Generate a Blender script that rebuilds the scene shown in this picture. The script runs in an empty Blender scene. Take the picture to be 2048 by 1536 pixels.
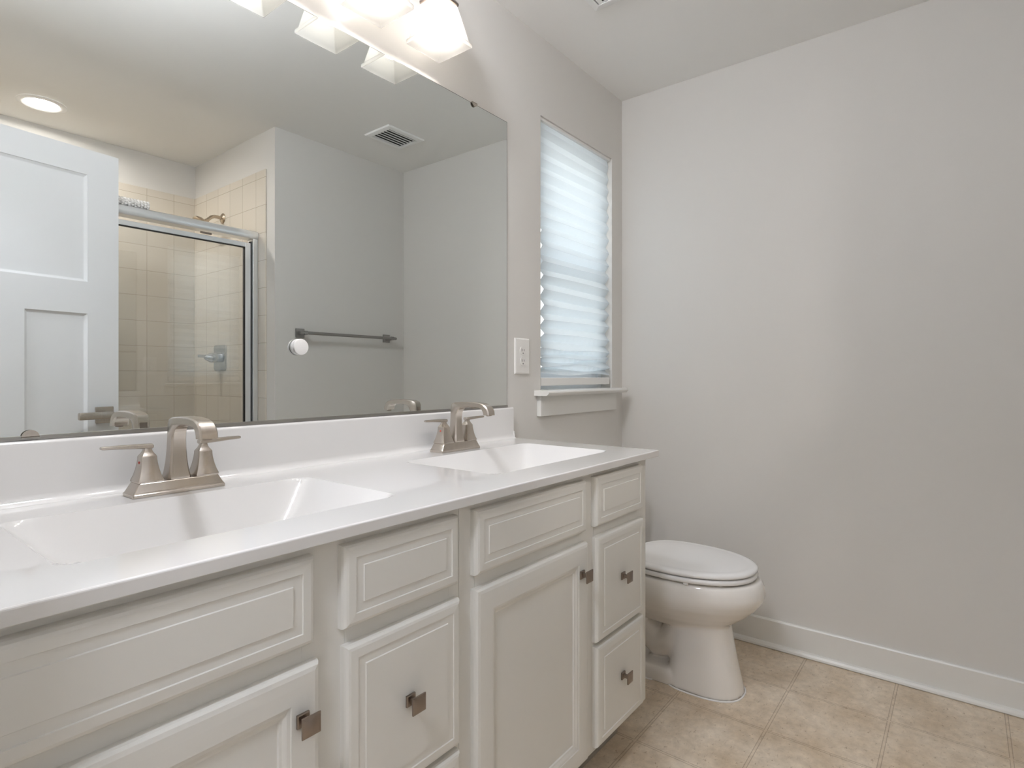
import bpy, bmesh, math, random
from mathutils import Vector, Matrix

random.seed(7)
PI = math.pi
scene = bpy.context.scene
COL = scene.collection

# ------------------------------------------------------------------ camera
H_CAM = 1.108
cam_data = bpy.data.cameras.new('camera')
cam_data.sensor_width = 36.0
cam_data.lens = 36.0 * 1147.0 / 2048.0
cam_data.shift_y = -16.5 / 2048.0
cam_data.clip_start = 0.02
cam = bpy.data.objects.new('camera', cam_data)
COL.objects.link(cam)
cam.location = (0.0, -1.3, H_CAM)
cam.rotation_euler = (PI / 2, 0, math.radians(38.3 - 90.0))
scene.camera = cam

# ------------------------------------------------------------------ light / exposure
W_STRENGTH = 2.9
BULB = 145.0
CAN = 295.0
GLOBE_FILL = 104.0  # strength of the added fill globe
HALL_FILL = 85.0  # strength of the added fill dome in the hall
scene.view_settings.view_transform = 'Standard'
scene.view_settings.look = 'None'
scene.view_settings.exposure = 0.0
scene.view_settings.gamma = 1.0
scene.view_settings.use_curve_mapping = False
scene.cycles.max_bounces = 14
scene.cycles.diffuse_bounces = 8
scene.cycles.glossy_bounces = 6
scene.cycles.transmission_bounces = 8
scene.cycles.transparent_max_bounces = 12
scene.cycles.caustics_reflective = False
scene.cycles.caustics_refractive = False
scene.cycles.sample_clamp_indirect = 6.0

world = bpy.data.worlds.new('overcast_sky')
scene.world = world
world.use_nodes = True
wn = world.node_tree
wn.nodes.clear()
w_out = wn.nodes.new('ShaderNodeOutputWorld')
w_bg = wn.nodes.new('ShaderNodeBackground')
w_tc = wn.nodes.new('ShaderNodeTexCoord')
w_sep = wn.nodes.new('ShaderNodeSeparateXYZ')
w_rmp = wn.nodes.new('ShaderNodeValToRGB')
w_rmp.color_ramp.elements[0].position = 0.0
w_rmp.color_ramp.elements[0].color = (0.86, 0.86, 0.84, 1)
w_rmp.color_ramp.elements[1].position = 0.6
w_rmp.color_ramp.elements[1].color = (0.90, 0.97, 1.05, 1)
wn.links.new(w_tc.outputs['Generated'], w_sep.inputs[0])
wn.links.new(w_sep.outputs['Z'], w_rmp.inputs[0])
wn.links.new(w_rmp.outputs[0], w_bg.inputs['Color'])
w_bg.inputs['Strength'].default_value = W_STRENGTH
wn.links.new(w_bg.outputs[0], w_out.inputs['Surface'])

# ------------------------------------------------------------------ materials
def new_mat(name):
    m = bpy.data.materials.new(name)
    m.use_nodes = True
    nt = m.node_tree
    nt.nodes.clear()
    out = nt.nodes.new('ShaderNodeOutputMaterial')
    return m, nt, out

def pos_node(nt):
    return nt.nodes.new('ShaderNodeNewGeometry').outputs['Position']

def mat(name, color, rough=0.5, metallic=0.0, vary=0.03, vscale=6.0, bump=0.0, bscale=200.0, coat=0.0, stretch=None, spec=0.5):
    m, nt, out = new_mat(name)
    b = nt.nodes.new('ShaderNodeBsdfPrincipled')
    b.inputs['Roughness'].default_value = rough
    b.inputs['Metallic'].default_value = metallic
    b.inputs['Coat Weight'].default_value = coat
    b.inputs['Coat Roughness'].default_value = 0.05
    b.inputs['Specular IOR Level'].default_value = spec
    tc = nt.nodes.new('ShaderNodeTexCoord')
    mp = nt.nodes.new('ShaderNodeMapping')
    if stretch:
        mp.inputs['Scale'].default_value = stretch
    nt.links.new(tc.outputs['Object'], mp.inputs[0])
    n = nt.nodes.new('ShaderNodeTexNoise')
    n.inputs['Scale'].default_value = vscale
    n.inputs['Detail'].default_value = 3
    nt.links.new(mp.outputs[0], n.inputs['Vector'])
    mx = nt.nodes.new('ShaderNodeMix')
    mx.data_type = 'RGBA'
    c1 = [max(0, c * (1 - vary)) for c in color]
    c2 = [min(1, c * (1 + vary)) for c in color]
    mx.inputs[6].default_value = (*c1, 1)
    mx.inputs[7].default_value = (*c2, 1)
    nt.links.new(n.outputs['Fac'], mx.inputs[0])
    nt.links.new(mx.outputs[2], b.inputs['Base Color'])
    if bump > 0:
        n2 = nt.nodes.new('ShaderNodeTexNoise')
        n2.inputs['Scale'].default_value = bscale
        n2.inputs['Detail'].default_value = 2
        nt.links.new(mp.outputs[0], n2.inputs['Vector'])
        bp = nt.nodes.new('ShaderNodeBump')
        bp.inputs['Strength'].default_value = bump
        bp.inputs['Distance'].default_value = 0.001
        nt.links.new(n2.outputs['Fac'], bp.inputs['Height'])
        nt.links.new(bp.outputs[0], b.inputs['Normal'])
    nt.links.new(b.outputs[0], out.inputs['Surface'])
    return m

def emit_mat(name, color, strength):
    m, nt, out = new_mat(name)
    e = nt.nodes.new('ShaderNodeEmission')
    e.inputs['Color'].default_value = (*color, 1)
    e.inputs['Strength'].default_value = strength
    nt.links.new(e.outputs[0], out.inputs['Surface'])
    return m

def math_node(nt, op, a, b=None):
    n = nt.nodes.new('ShaderNodeMath')
    n.operation = op
    for i, v in enumerate((a, b)):
        if v is None:
            continue
        if isinstance(v, (int, float)):
            n.inputs[i].default_value = v
        else:
            nt.links.new(v, n.inputs[i])
    return n.outputs[0]

def line_dist(nt, coord, off, pitch):
    """distance in metres from coord to the nearest line off + k*pitch"""
    t = math_node(nt, 'SUBTRACT', coord, off)
    t = math_node(nt, 'DIVIDE', t, pitch)
    r = math_node(nt, 'ROUND', t)
    d = math_node(nt, 'SUBTRACT', t, r)
    d = math_node(nt, 'ABSOLUTE', d)
    return math_node(nt, 'MULTIPLY', d, pitch), t

def tile_mat(name, axis, uoff, pu, voff, pv, color, grout):
    m, nt, out = new_mat(name)
    b = nt.nodes.new('ShaderNodeBsdfPrincipled')
    b.inputs['Roughness'].default_value = 0.13
    sep = nt.nodes.new('ShaderNodeSeparateXYZ')
    nt.links.new(pos_node(nt), sep.inputs[0])
    du, tu = line_dist(nt, sep.outputs[axis], uoff, pu)
    dv, tv = line_dist(nt, sep.outputs['Z'], voff, pv)
    d = math_node(nt, 'MINIMUM', du, dv)
    rm = nt.nodes.new('ShaderNodeMapRange')
    rm.inputs['From Min'].default_value = 0.0008
    rm.inputs['From Max'].default_value = 0.0020
    nt.links.new(d, rm.inputs['Value'])
    fu = math_node(nt, 'FLOOR', tu)
    fv = math_node(nt, 'FLOOR', tv)
    cb = nt.nodes.new('ShaderNodeCombineXYZ')
    nt.links.new(fu, cb.inputs[0]); nt.links.new(fv, cb.inputs[1])
    wnz = nt.nodes.new('ShaderNodeTexWhiteNoise')
    nt.links.new(cb.outputs[0], wnz.inputs['Vector'])
    tone = nt.nodes.new('ShaderNodeMix'); tone.data_type = 'RGBA'
    tone.inputs[6].default_value = (*[c * 0.975 for c in color], 1)
    tone.inputs[7].default_value = (*[min(1, c * 1.02) for c in color], 1)
    nt.links.new(wnz.outputs['Value'], tone.inputs[0])
    mx = nt.nodes.new('ShaderNodeMix'); mx.data_type = 'RGBA'
    mx.inputs[6].default_value = (*grout, 1)
    nt.links.new(rm.outputs[0], mx.inputs[0])
    nt.links.new(tone.outputs[2], mx.inputs[7])
    nt.links.new(mx.outputs[2], b.inputs['Base Color'])
    bp = nt.nodes.new('ShaderNodeBump')
    bp.inputs['Strength'].default_value = 0.35
    bp.inputs['Distance'].default_value = 0.001
    nt.links.new(rm.outputs[0], bp.inputs['Height'])
    nt.links.new(bp.outputs[0], b.inputs['Normal'])
    nt.links.new(b.outputs[0], out.inputs['Surface'])
    return m

def floor_mat():
    m, nt, out = new_mat('vinyl_floor')
    b = nt.nodes.new('ShaderNodeBsdfPrincipled')
    b.inputs['Roughness'].default_value = 0.42
    p = pos_node(nt)
    sep = nt.nodes.new('ShaderNodeSeparateXYZ')
    nt.links.new(p, sep.inputs[0])
    P = 0.2975
    du, tu = line_dist(nt, sep.outputs['X'], 1.8965, P)
    dv, tv = line_dist(nt, sep.outputs['Y'], -0.5135, P)
    d = math_node(nt, 'MINIMUM', du, dv)
    # stone colour: broad blotches, fine mottling and dark flecks
    n1 = nt.nodes.new('ShaderNodeTexNoise'); n1.inputs['Scale'].default_value = 5.5; n1.inputs['Detail'].default_value = 5; n1.inputs['Roughness'].default_value = 0.6
    nt.links.new(p, n1.inputs['Vector'])
    r1 = nt.nodes.new('ShaderNodeValToRGB')
    r1.color_ramp.elements[0].position = 0.33; r1.color_ramp.elements[0].color = (0.54, 0.435, 0.315, 1)
    r1.color_ramp.elements[1].position = 0.68; r1.color_ramp.elements[1].color = (0.72, 0.63, 0.515, 1)
    nt.links.new(n1.outputs['Fac'], r1.inputs[0])
    n2 = nt.nodes.new('ShaderNodeTexNoise'); n2.inputs['Scale'].default_value = 34; n2.inputs['Detail'].default_value = 7; n2.inputs['Roughness'].default_value = 0.65
    nt.links.new(p, n2.inputs['Vector'])
    r2 = nt.nodes.new('ShaderNodeValToRGB')
    r2.color_ramp.elements[0].position = 0.3; r2.color_ramp.elements[0].color = (0.84, 0.83, 0.82, 1)
    r2.color_ramp.elements[1].position = 0.7; r2.color_ramp.elements[1].color = (1.12, 1.12, 1.12, 1)
    nt.links.new(n2.outputs['Fac'], r2.inputs[0])
    mul = nt.nodes.new('ShaderNodeMix'); mul.data_type = 'RGBA'; mul.blend_type = 'MULTIPLY'; mul.inputs[0].default_value = 1.0
    nt.links.new(r1.outputs[0], mul.inputs[6]); nt.links.new(r2.outputs[0], mul.inputs[7])
    mp = nt.nodes.new('ShaderNodeMapping'); mp.inputs['Scale'].default_value = (38, 62, 1); mp.inputs['Rotation'].default_value = (0, 0, 0.6)
    nt.links.new(p, mp.inputs[0])
    n3 = nt.nodes.new('ShaderNodeTexNoise'); n3.inputs['Scale'].default_value = 1.3; n3.inputs['Detail'].default_value = 6; n3.inputs['Roughness'].default_value = 0.75
    nt.links.new(mp.outputs[0], n3.inputs['Vector'])
    r3 = nt.nodes.new('ShaderNodeValToRGB')
    r3.color_ramp.elements[0].position = 0.575; r3.color_ramp.elements[0].color = (1, 1, 1, 1)
    r3.color_ramp.elements[1].position = 0.70; r3.color_ramp.elements[1].color = (0.42, 0.34, 0.26, 1)
    nt.links.new(n3.outputs['Fac'], r3.inputs[0])
    mul2 = nt.nodes.new('ShaderNodeMix'); mul2.data_type = 'RGBA'; mul2.blend_type = 'MULTIPLY'; mul2.inputs[0].default_value = 1.0
    nt.links.new(mul.outputs[2], mul2.inputs[6]); nt.links.new(r3.outputs[0], mul2.inputs[7])
    # printed joint: pale band edged by two darker hairlines
    rj = nt.nodes.new('ShaderNodeValToRGB')
    e = rj.color_ramp.elements
    e[0].position = 0.0; e[0].color = (0.97, 0.96, 0.95, 1)
    e[1].position = 1.0; e[1].color = (1, 1, 1, 1)
    for q, c in ((0.26, (0.95, 0.94, 0.93, 1)), (0.36, (0.62, 0.59, 0.56, 1)), (0.48, (0.66, 0.63, 0.60, 1)), (0.58, (1, 1, 1, 1))):
        x = e.new(q); x.color = c
    nt.links.new(math_node(nt, 'DIVIDE', d, 0.010), rj.inputs[0])
    mul3 = nt.nodes.new('ShaderNodeMix'); mul3.data_type = 'RGBA'; mul3.blend_type = 'MULTIPLY'; mul3.inputs[0].default_value = 1.0
    nt.links.new(mul2.outputs[2], mul3.inputs[6]); nt.links.new(rj.outputs[0], mul3.inputs[7])
    nt.links.new(mul3.outputs[2], b.inputs['Base Color'])
    bp = nt.nodes.new('ShaderNodeBump'); bp.inputs['Strength'].default_value = 0.15; bp.inputs['Distance'].default_value = 0.001
    nt.links.new(n2.outputs['Fac'], bp.inputs['Height'])
    nt.links.new(bp.outputs[0], b.inputs['Normal'])
    nt.links.new(b.outputs[0], out.inputs['Surface'])
    return m

def glass_mat(name, tint=(0.97, 0.99, 0.98), refl=1.0):
    """thin clear pane: sharp Fresnel reflection over straight-through transmission"""
    m, nt, out = new_mat(name)
    fr = nt.nodes.new('ShaderNodeFresnel')
    back = nt.nodes.new('ShaderNodeNewGeometry').outputs['Backfacing']
    ior = math_node(nt, 'ADD', math_node(nt, 'MULTIPLY', back, 1 / 1.5 - 1.5), 1.5)   # same reflectance from either side
    nt.links.new(ior, fr.inputs['IOR'])
    f2 = math_node(nt, 'MULTIPLY', fr.outputs[0], refl)
    tr = nt.nodes.new('ShaderNodeBsdfTransparent'); tr.inputs['Color'].default_value = (*tint, 1)
    gl = nt.nodes.new('ShaderNodeBsdfGlossy'); gl.inputs['Roughness'].default_value = 0.0
    mx = nt.nodes.new('ShaderNodeMixShader')
    nt.links.new(f2, mx.inputs[0]); nt.links.new(tr.outputs[0], mx.inputs[1]); nt.links.new(gl.outputs[0], mx.inputs[2])
    nt.links.new(mx.outputs[0], out.inputs['Surface'])
    return m

def paper_mat(name, color, trans=0.6):
    m, nt, out = new_mat(name)
    di = nt.nodes.new('ShaderNodeBsdfDiffuse')
    tl = nt.nodes.new('ShaderNodeBsdfTranslucent')
    tc = nt.nodes.new('ShaderNodeTexCoord')
    n = nt.nodes.new('ShaderNodeTexNoise'); n.inputs['Scale'].default_value = 60; n.inputs['Detail'].default_value = 4
    nt.links.new(tc.outputs['Object'], n.inputs['Vector'])
    cm = nt.nodes.new('ShaderNodeMix'); cm.data_type = 'RGBA'
    cm.inputs[6].default_value = (*[c * 0.97 for c in color], 1); cm.inputs[7].default_value = (*color, 1)
    nt.links.new(n.outputs['Fac'], cm.inputs[0])
    nt.links.new(cm.outputs[2], di.inputs['Color']); nt.links.new(cm.outputs[2], tl.inputs['Color'])
    mx = nt.nodes.new('ShaderNodeMixShader'); mx.inputs[0].default_value = trans
    nt.links.new(di.outputs[0], mx.inputs[1]); nt.links.new(tl.outputs[0], mx.inputs[2])
    nt.links.new(mx.outputs[0], out.inputs['Surface'])
    return m

def frosted_mat(name, color):
    m, nt, out = new_mat(name)
    tl = nt.nodes.new('ShaderNodeBsdfTranslucent'); tl.inputs['Color'].default_value = (*color, 1)
    tr = nt.nodes.new('ShaderNodeBsdfTransparent'); tr.inputs['Color'].default_value = (1, 1, 1, 1)
    pb = nt.nodes.new('ShaderNodeBsdfPrincipled'); pb.inputs['Base Color'].default_value = (*color, 1); pb.inputs['Roughness'].default_value = 0.35
    m1 = nt.nodes.new('ShaderNodeMixShader'); m1.inputs[0].default_value = 0.30
    m2 = nt.nodes.new('ShaderNodeMixShader'); m2.inputs[0].default_value = 0.20
    nt.links.new(tl.outputs[0], m1.inputs[1]); nt.links.new(tr.outputs[0], m1.inputs[2])
    nt.links.new(m1.outputs[0], m2.inputs[1]); nt.links.new(pb.outputs[0], m2.inputs[2])
    nt.links.new(m2.outputs[0], out.inputs['Surface'])
    return m

def screen_mat(name):
    m, nt, out = new_mat(name)
    tr = nt.nodes.new('ShaderNodeBsdfTransparent')
    di = nt.nodes.new('ShaderNodeBsdfDiffuse'); di.inputs['Color'].default_value = (0.12, 0.13, 0.15, 1)
    mx = nt.nodes.new('ShaderNodeMixShader'); mx.inputs[0].default_value = 0.12
    nt.links.new(tr.outputs[0], mx.inputs[1]); nt.links.new(di.outputs[0], mx.inputs[2])
    nt.links.new(mx.outputs[0], out.inputs['Surface'])
    return m

M = {}
M['wall'] = mat('wall_paint', (0.665, 0.648, 0.62), 0.75, vary=0.006, bump=0.05, bscale=320)
M['ceiling'] = mat('ceiling_paint', (0.83, 0.82, 0.80), 0.85, vary=0.006, bump=0.06, bscale=260)
M['trim'] = mat('trim_paint', (0.74, 0.735, 0.71), 0.32, vary=0.01)
M['door'] = mat('door_paint', (0.75, 0.75, 0.755), 0.38, vary=0.01)
M['cabinet'] = mat('cabinet_paint', (0.70, 0.69, 0.655), 0.36, vary=0.012, vscale=3)
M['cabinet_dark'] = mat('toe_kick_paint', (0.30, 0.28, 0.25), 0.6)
M['marble'] = mat('cultured_marble', (0.70, 0.69, 0.68), 0.09, vary=0.012, vscale=3.5, coat=0.5)
M['porcelain'] = mat('porcelain', (0.80, 0.775, 0.74), 0.07, vary=0.004, coat=0.4)
M['seat'] = mat('seat_plastic', (0.82, 0.815, 0.81), 0.16, vary=0.004)
M['nickel'] = mat('brushed_nickel', (0.56, 0.505, 0.45), 0.27, 1.0, vary=0.10, vscale=5, bump=0.06, bscale=60, stretch=(30, 1, 1))
M['nickel_dark'] = mat('satin_pewter', (0.30, 0.25, 0.215), 0.34, 1.0, vary=0.10, vscale=30, bump=0.05, bscale=90)
M['bar_metal'] = mat('towel_bar_metal', (0.33, 0.32, 0.31), 0.3, 1.0, vary=0.05, vscale=20)
M['chrome'] = mat('shower_chrome', (0.60, 0.62, 0.65), 0.16, 1.0, vary=0.03)
M['bronze_arm'] = mat('shower_arm_nickel', (0.52, 0.44, 0.35), 0.22, 1.0, vary=0.05)
M['alu'] = mat('bright_aluminium', (0.90, 0.92, 0.95), 0.30, 0.85, vary=0.02, stretch=(1, 20, 1), bump=0.03, bscale=80)
M['gasket'] = mat('black_rubber', (0.02, 0.02, 0.02), 0.6)
M['mirror'] = mat('mirror_silver', (0.81, 0.84, 0.83), 0.0, 1.0, vary=0.0)
M['mirror_edge'] = mat('mirror_edge', (0.13, 0.14, 0.13), 0.35, vary=0.05)
M['channel'] = mat('mirror_channel_metal', (0.36, 0.35, 0.33), 0.35, 1.0, vary=0.04)
M['white_plastic'] = mat('white_plastic', (0.80, 0.79, 0.77), 0.30, vary=0.005)
M['vinyl_white'] = mat('window_vinyl', (0.82, 0.84, 0.86), 0.4, vary=0.005)
M['dark_slot'] = mat('dark_slot', (0.10, 0.10, 0.10), 0.7)
M['vent_shade'] = mat('vent_shade_sheet', (0.03, 0.03, 0.03), 0.8)  # near-black colour standing in for shade behind the louvers
M['vent_white'] = mat('vent_enamel', (0.86, 0.86, 0.85), 0.4, vary=0.01)
M['red'] = mat('red_enamel', (0.45, 0.05, 0.03), 0.4)
M['floor'] = floor_mat()
TILE = (0.665, 0.61, 0.53); GROUT = (0.47, 0.415, 0.34)
M['tile_x'] = tile_mat('cream_tile_back', 'X', 1.4835, 0.1490, 1.5850, 0.1495, TILE, GROUT)
M['tile_y'] = tile_mat('cream_tile_side', 'Y', -2.5170, 0.1490, 1.5850, 0.1495, TILE, GROUT)
M['glass'] = glass_mat('shower_glass', (0.99, 0.995, 0.99), 3.3)
M['win_glass'] = glass_mat('window_glass', (0.96, 0.98, 0.98), 1.0)
M['paper'] = paper_mat('pleated_paper', (0.90, 0.93, 0.95), 0.62)
M['frosted'] = frosted_mat('frosted_glass', (0.46, 0.45, 0.435))
M['bulb'] = emit_mat('lamp_bulb', (1.0, 0.94, 0.87), BULB)
M['can_lens'] = emit_mat('downlight_lens', (1.0, 0.935, 0.88), CAN)
M['globe_fill'] = emit_mat('globe_fill_glow', (0.97, 1.0, 1.07), GLOBE_FILL)  # glow of the added, unseen fill globe
M['hall_fill'] = emit_mat('hall_fill_glow', (0.97, 1.02, 1.13), HALL_FILL)  # glow of the added, unseen hall fill dome
M['screen'] = screen_mat('insect_screen')
M['mat_clear'] = mat('clear_bubble_vinyl', (0.88, 0.86, 0.84), 0.08, vary=0.05, coat=1.0)

# ------------------------------------------------------------------ mesh helpers
def BM():
    return bmesh.new()

def box(bm, x0, x1, y0, y1, z0, z1, bevel=0.0, seg=2):
    r = bmesh.ops.create_cube(bm, size=1.0)
    vs = r['verts']
    for v in vs:
        v.co = Vector(((x0 + x1) / 2 + v.co.x * (x1 - x0), (y0 + y1) / 2 + v.co.y * (y1 - y0), (z0 + z1) / 2 + v.co.z * (z1 - z0)))
    if bevel > 0:
        es = list({e for v in vs for e in v.link_edges})
        bmesh.ops.bevel(bm, geom=es, offset=bevel, segments=seg, profile=0.5, affect='EDGES')

def loft(bm, rings, cap0=True, cap1=True, closed=True):
    vr = [[bm.verts.new(p) for p in ring] for ring in rings]
    n = len(vr[0])
    for a, b in zip(vr[:-1], vr[1:]):
        for i in range(n if closed else n - 1):
            j = (i + 1) % n
            try:
                bm.faces.new((a[i], a[j], b[j], b[i]))
            except ValueError:
                pass
    if cap0:
        bm.faces.new(list(reversed(vr[0])))
    if cap1:
        bm.faces.new(vr[-1])
    return vr

def rect_ring(cx, cy, z, hx, hy, r=0.0, k=3):
    """rounded rectangle in the XY plane, counter-clockwise"""
    if r <= 0:
        return [(cx - hx, cy - hy, z), (cx + hx, cy - hy, z), (cx + hx, cy + hy, z), (cx - hx, cy + hy, z)]
    pts = []
    for sx, sy, a0 in ((1, -1, -PI / 2), (1, 1, 0), (-1, 1, PI / 2), (-1, -1, PI)):
        for i in range(k + 1):
            a = a0 + (PI / 2) * i / k
            pts.append((cx + sx * (hx - r) + r * math.cos(a), cy + sy * (hy - r) + r * math.sin(a), z))
    return pts

def tube(bm, pts, radii, n=12, cap=True):
    pts = [Vector(p) for p in pts]
    if not isinstance(radii, (list, tuple)):
        radii = [radii] * len(pts)
    rings = []
    up = None
    for i, p in enumerate(pts):
        t = (pts[min(i + 1, len(pts) - 1)] - pts[max(i - 1, 0)]).normalized()
        if up is None:
            ref = Vector((0, 0, 1)) if abs(t.z) < 0.9 else Vector((1, 0, 0))
            up = (ref - t * ref.dot(t)).normalized()
        else:
            up = (up - t * up.dot(t)).normalized()
        s = t.cross(up)
        rings.append([p + (up * math.cos(2 * PI * k / n) + s * math.sin(2 * PI * k / n)) * radii[i] for k in range(n)])
    loft(bm, rings, cap, cap)

def prism_x(bm, prof, x0, x1):
    """extrude a closed (y,z) profile along x"""
    loft(bm, [[(x0, y, z) for y, z in prof], [(x1, y, z) for y, z in prof]])

def prism_y(bm, prof, y0, y1):
    """extrude a closed (x,z) profile along y"""
    loft(bm, [[(x, y0, z) for x, z in prof], [(x, y1, z) for x, z in prof]])

def sphere(bm, c, r, u=16, v=10, scale=(1, 1, 1)):
    g = bmesh.ops.create_uvsphere(bm, u_segments=u, v_segments=v, radius=r)
    for w in g['verts']:
        w.co = Vector((c[0] + w.co.x * scale[0], c[1] + w.co.y * scale[1], c[2] + w.co.z * scale[2]))

def obj(name, bm, material, parent=None, smooth=False, angle=None, recalc=True):
    if recalc:
        bmesh.ops.recalc_face_normals(bm, faces=bm.faces[:])
    me = bpy.data.meshes.new(name)
    bm.to_mesh(me)
    bm.free()
    me.materials.append(material)
    if smooth:
        for p in me.polygons:
            p.use_smooth = True
        if angle is not None:
            me.set_sharp_from_angle(angle=math.radians(angle))
    o = bpy.data.objects.new(name, me)
    COL.objects.link(o)
    if parent is not None:
        o.parent = parent
        base = parent
        off = Matrix.Identity(4)
        while base is not None:
            off = off @ Matrix.Identity(4)
            base = base.parent
        o.matrix_parent_inverse = world_of(parent).inverted()
    return o

def world_of(o):
    mw = o.matrix_basis.copy()
    if o.parent is not None:
        mw = world_of(o.parent) @ o.matrix_parent_inverse @ mw
    return mw

def thing(name, label, cat, loc=(0, 0, 0), group=None):
    o = bpy.data.objects.new(name, None)
    o.empty_display_size = 0.05
    COL.objects.link(o)
    o.location = loc
    o['label'] = label
    o['category'] = cat
    if group:
        o['group'] = group
    return o

def tag(o, label, cat, group=None):
    o['label'] = label
    o['category'] = cat
    if group:
        o['group'] = group
    return o

def struct(name, bm, m, parent=None, **k):
    o = obj(name, bm, m, parent, **k)
    if parent is None:
        o['kind'] = 'structure'
    return o

def struct_root(name, loc=(0, 0, 0)):
    o = bpy.data.objects.new(name, None)
    o.empty_display_size = 0.05
    COL.objects.link(o)
    o.location = loc
    o['kind'] = 'structure'
    return o

def dup(root, loc, label, group=None):
    r = root.copy(); COL.objects.link(r); r.location = loc; r['label'] = label
    if group:
        r['group'] = group
    def rec(src, dst):
        for ch in list(src.children):
            inv = ch.matrix_parent_inverse.copy()
            c = ch.copy(); COL.objects.link(c); c.parent = dst; c.matrix_parent_inverse = inv
            rec(ch, c)
    rec(root, r)
    return r

# ------------------------------------------------------------------ room shell
X1, CEIL = 2.503, 2.433
XL = 0.06            # inner face of the left wall
YF = -1.59           # towel-bar wall
XA, YB = 1.612, -2.545  # shower alcove end wall / back wall
WX0, WX1, WZ0, WZ1 = 1.826, 2.403, 1.052, 2.126

bm = BM(); box(bm, -1.25, 2.65, -2.68, 0.14, -0.08, 0.0); struct('floor', bm, M['floor'])
bm = BM(); box(bm, -1.25, 2.65, -2.68, 0.14, CEIL, CEIL + 0.08); struct('ceiling', bm, M['ceiling'])
bm = BM()
box(bm, -0.04, WX0, 0, 0.14, 0, CEIL)
box(bm, WX1, 2.65, 0, 0.14, 0, CEIL)
box(bm, WX0, WX1, 0, 0.14, 0, WZ0 - 0.021)
box(bm, WX0, WX1, 0, 0.14, WZ1, CEIL)
struct('wall_back', bm, M['wall'])
bm = BM(); box(bm, X1, 2.65, -2.68, 0, 0, CEIL); struct('wall_right', bm, M['wall'])
bm = BM(); box(bm, XA, X1, -2.68, YF, 0, CEIL); w_front = struct('wall_front', bm, M['wall'])
bm = BM(); box(bm, -0.04, XA, -2.68, YB, 0, CEIL); w_shower = struct('wall_shower', bm, M['wall'])
bm = BM()
box(bm, -0.04, XL, YB, -1.45, 0, CEIL)
box(bm, -0.04, XL, -0.64, 0, 0, CEIL)
box(bm, -0.04, XL, -1.45, -0.64, 2.07, CEIL)
w_left = struct('wall_left', bm, M['wall'])

# the hall the picture is taken from
bm = BM()
box(bm, -1.25, -1.15, -2.68, 0.14, 0, CEIL)
box(bm, -1.15, -0.04, -2.68, -2.58, 0, CEIL)
box(bm, -1.15, -0.04, 0.04, 0.14, 0, CEIL)
struct('wall_hall', bm, M['wall'])

# glazed tile panels fixed on the alcove walls
T_TOP = 2.226
bm = BM(); box(bm, XL + 0.008, XA - 0.008, YB, YB + 0.008, 0.09, T_TOP, 0.002); obj('tile_panel', bm, M['tile_x'], w_shower)
bm = BM(); box(bm, XA - 0.008, XA, YB, -1.672, 0.09, T_TOP, 0.002); obj('tile_panel', bm, M['tile_y'], w_front)
bm = BM(); box(bm, XL, XL + 0.008, YB, -1.672, 0.09, T_TOP, 0.002); obj('tile_panel', bm, M['tile_y'], w_left)

# baseboards with shoe moulding
def baseboard_profile(d0, sgn):
    # (offset from the wall, z)
    pts = [(0, 0), (0.0255, 0), (0.0255, 0.0032), (0.030, 0.0032), (0.030, 0.005), (0.0285, 0.011), (0.0235, 0.0175), (0.016, 0.020), (0.013, 0.0205), (0.013, 0.108), (0.010, 0.113), (0, 0.113)]
    return [(d0 + sgn * a, z) for a, z in pts]
bm = BM(); prism_y(bm, baseboard_profile(X1, -1), YF, 0); struct('baseboard_right', bm, M['trim'])
bm = BM(); prism_x(bm, baseboard_profile(0, -1), 1.64, X1 - 0.03); struct('baseboard_back', bm, M['trim'])
bm = BM(); prism_x(bm, baseboard_profile(YF, 1), XA + 0.001, X1 - 0.03); struct('baseboard_front', bm, M['trim'])

# doorway lining around the opening the picture is taken from
bm = BM()
box(bm, -0.04, XL + 0.001, -1.45, -1.434, 0, 2.07)
box(bm, -0.04, XL + 0.001, -0.656, -0.64, 0, 2.07)
box(bm, -0.04, XL + 0.001, -1.45, -0.64, 2.054, 2.07)
box(bm, XL, XL + 0.014, -0.645, -0.59, 0, 2.11)
box(bm, XL, XL + 0.014, -0.645, -1.445, 2.06, 2.12)
struct('trim_2', bm, M['trim'])

# ------------------------------------------------------------------ window
win = struct_root('window_1', ((WX0 + WX1) / 2, 0.09, WZ0))
bm = BM()
fw = 0.035
box(bm, WX0, WX0 + fw, 0.055, 0.135, WZ0, WZ1, 0.002)
box(bm, WX1 - fw, WX1, 0.055, 0.135, WZ0, WZ1, 0.002)
box(bm, WX0 + fw, WX1 - fw, 0.055, 0.135, WZ1 - fw, WZ1, 0.002)
box(bm, WX0 + fw, WX1 - fw, 0.055, 0.135, WZ0, WZ0 + fw, 0.002)
obj('window_frame', bm, M['vinyl_white'], win)
ZM = 1.575
def sash(name, y0, y1, z0, z1):
    bm = BM(); s = 0.036; a, b = WX0 + fw, WX1 - fw
    box(bm, a, a + s, y0, y1, z0, z1, 0.002)
    box(bm, b - s, b, y0, y1, z0, z1, 0.002)
    box(bm, a + s, b - s, y0, y1, z0, z0 + s, 0.002)
    box(bm, a + s, b - s, y0, y1, z1 - s, z1, 0.002)
    o = obj(name, bm, M['vinyl_white'], win)
    bm = BM(); box(bm, a + s, b - s, (y0 + y1) / 2 - 0.001, (y0 + y1) / 2 + 0.001, z0 + s, z1 - s)
    obj('glass_pane', bm, M['win_glass'], o)
sash('upper_sash', 0.098, 0.122, ZM - 0.02, WZ1 - fw)
sash('lower_sash', 0.066, 0.090, WZ0 + fw, ZM + 0.02)
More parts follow.
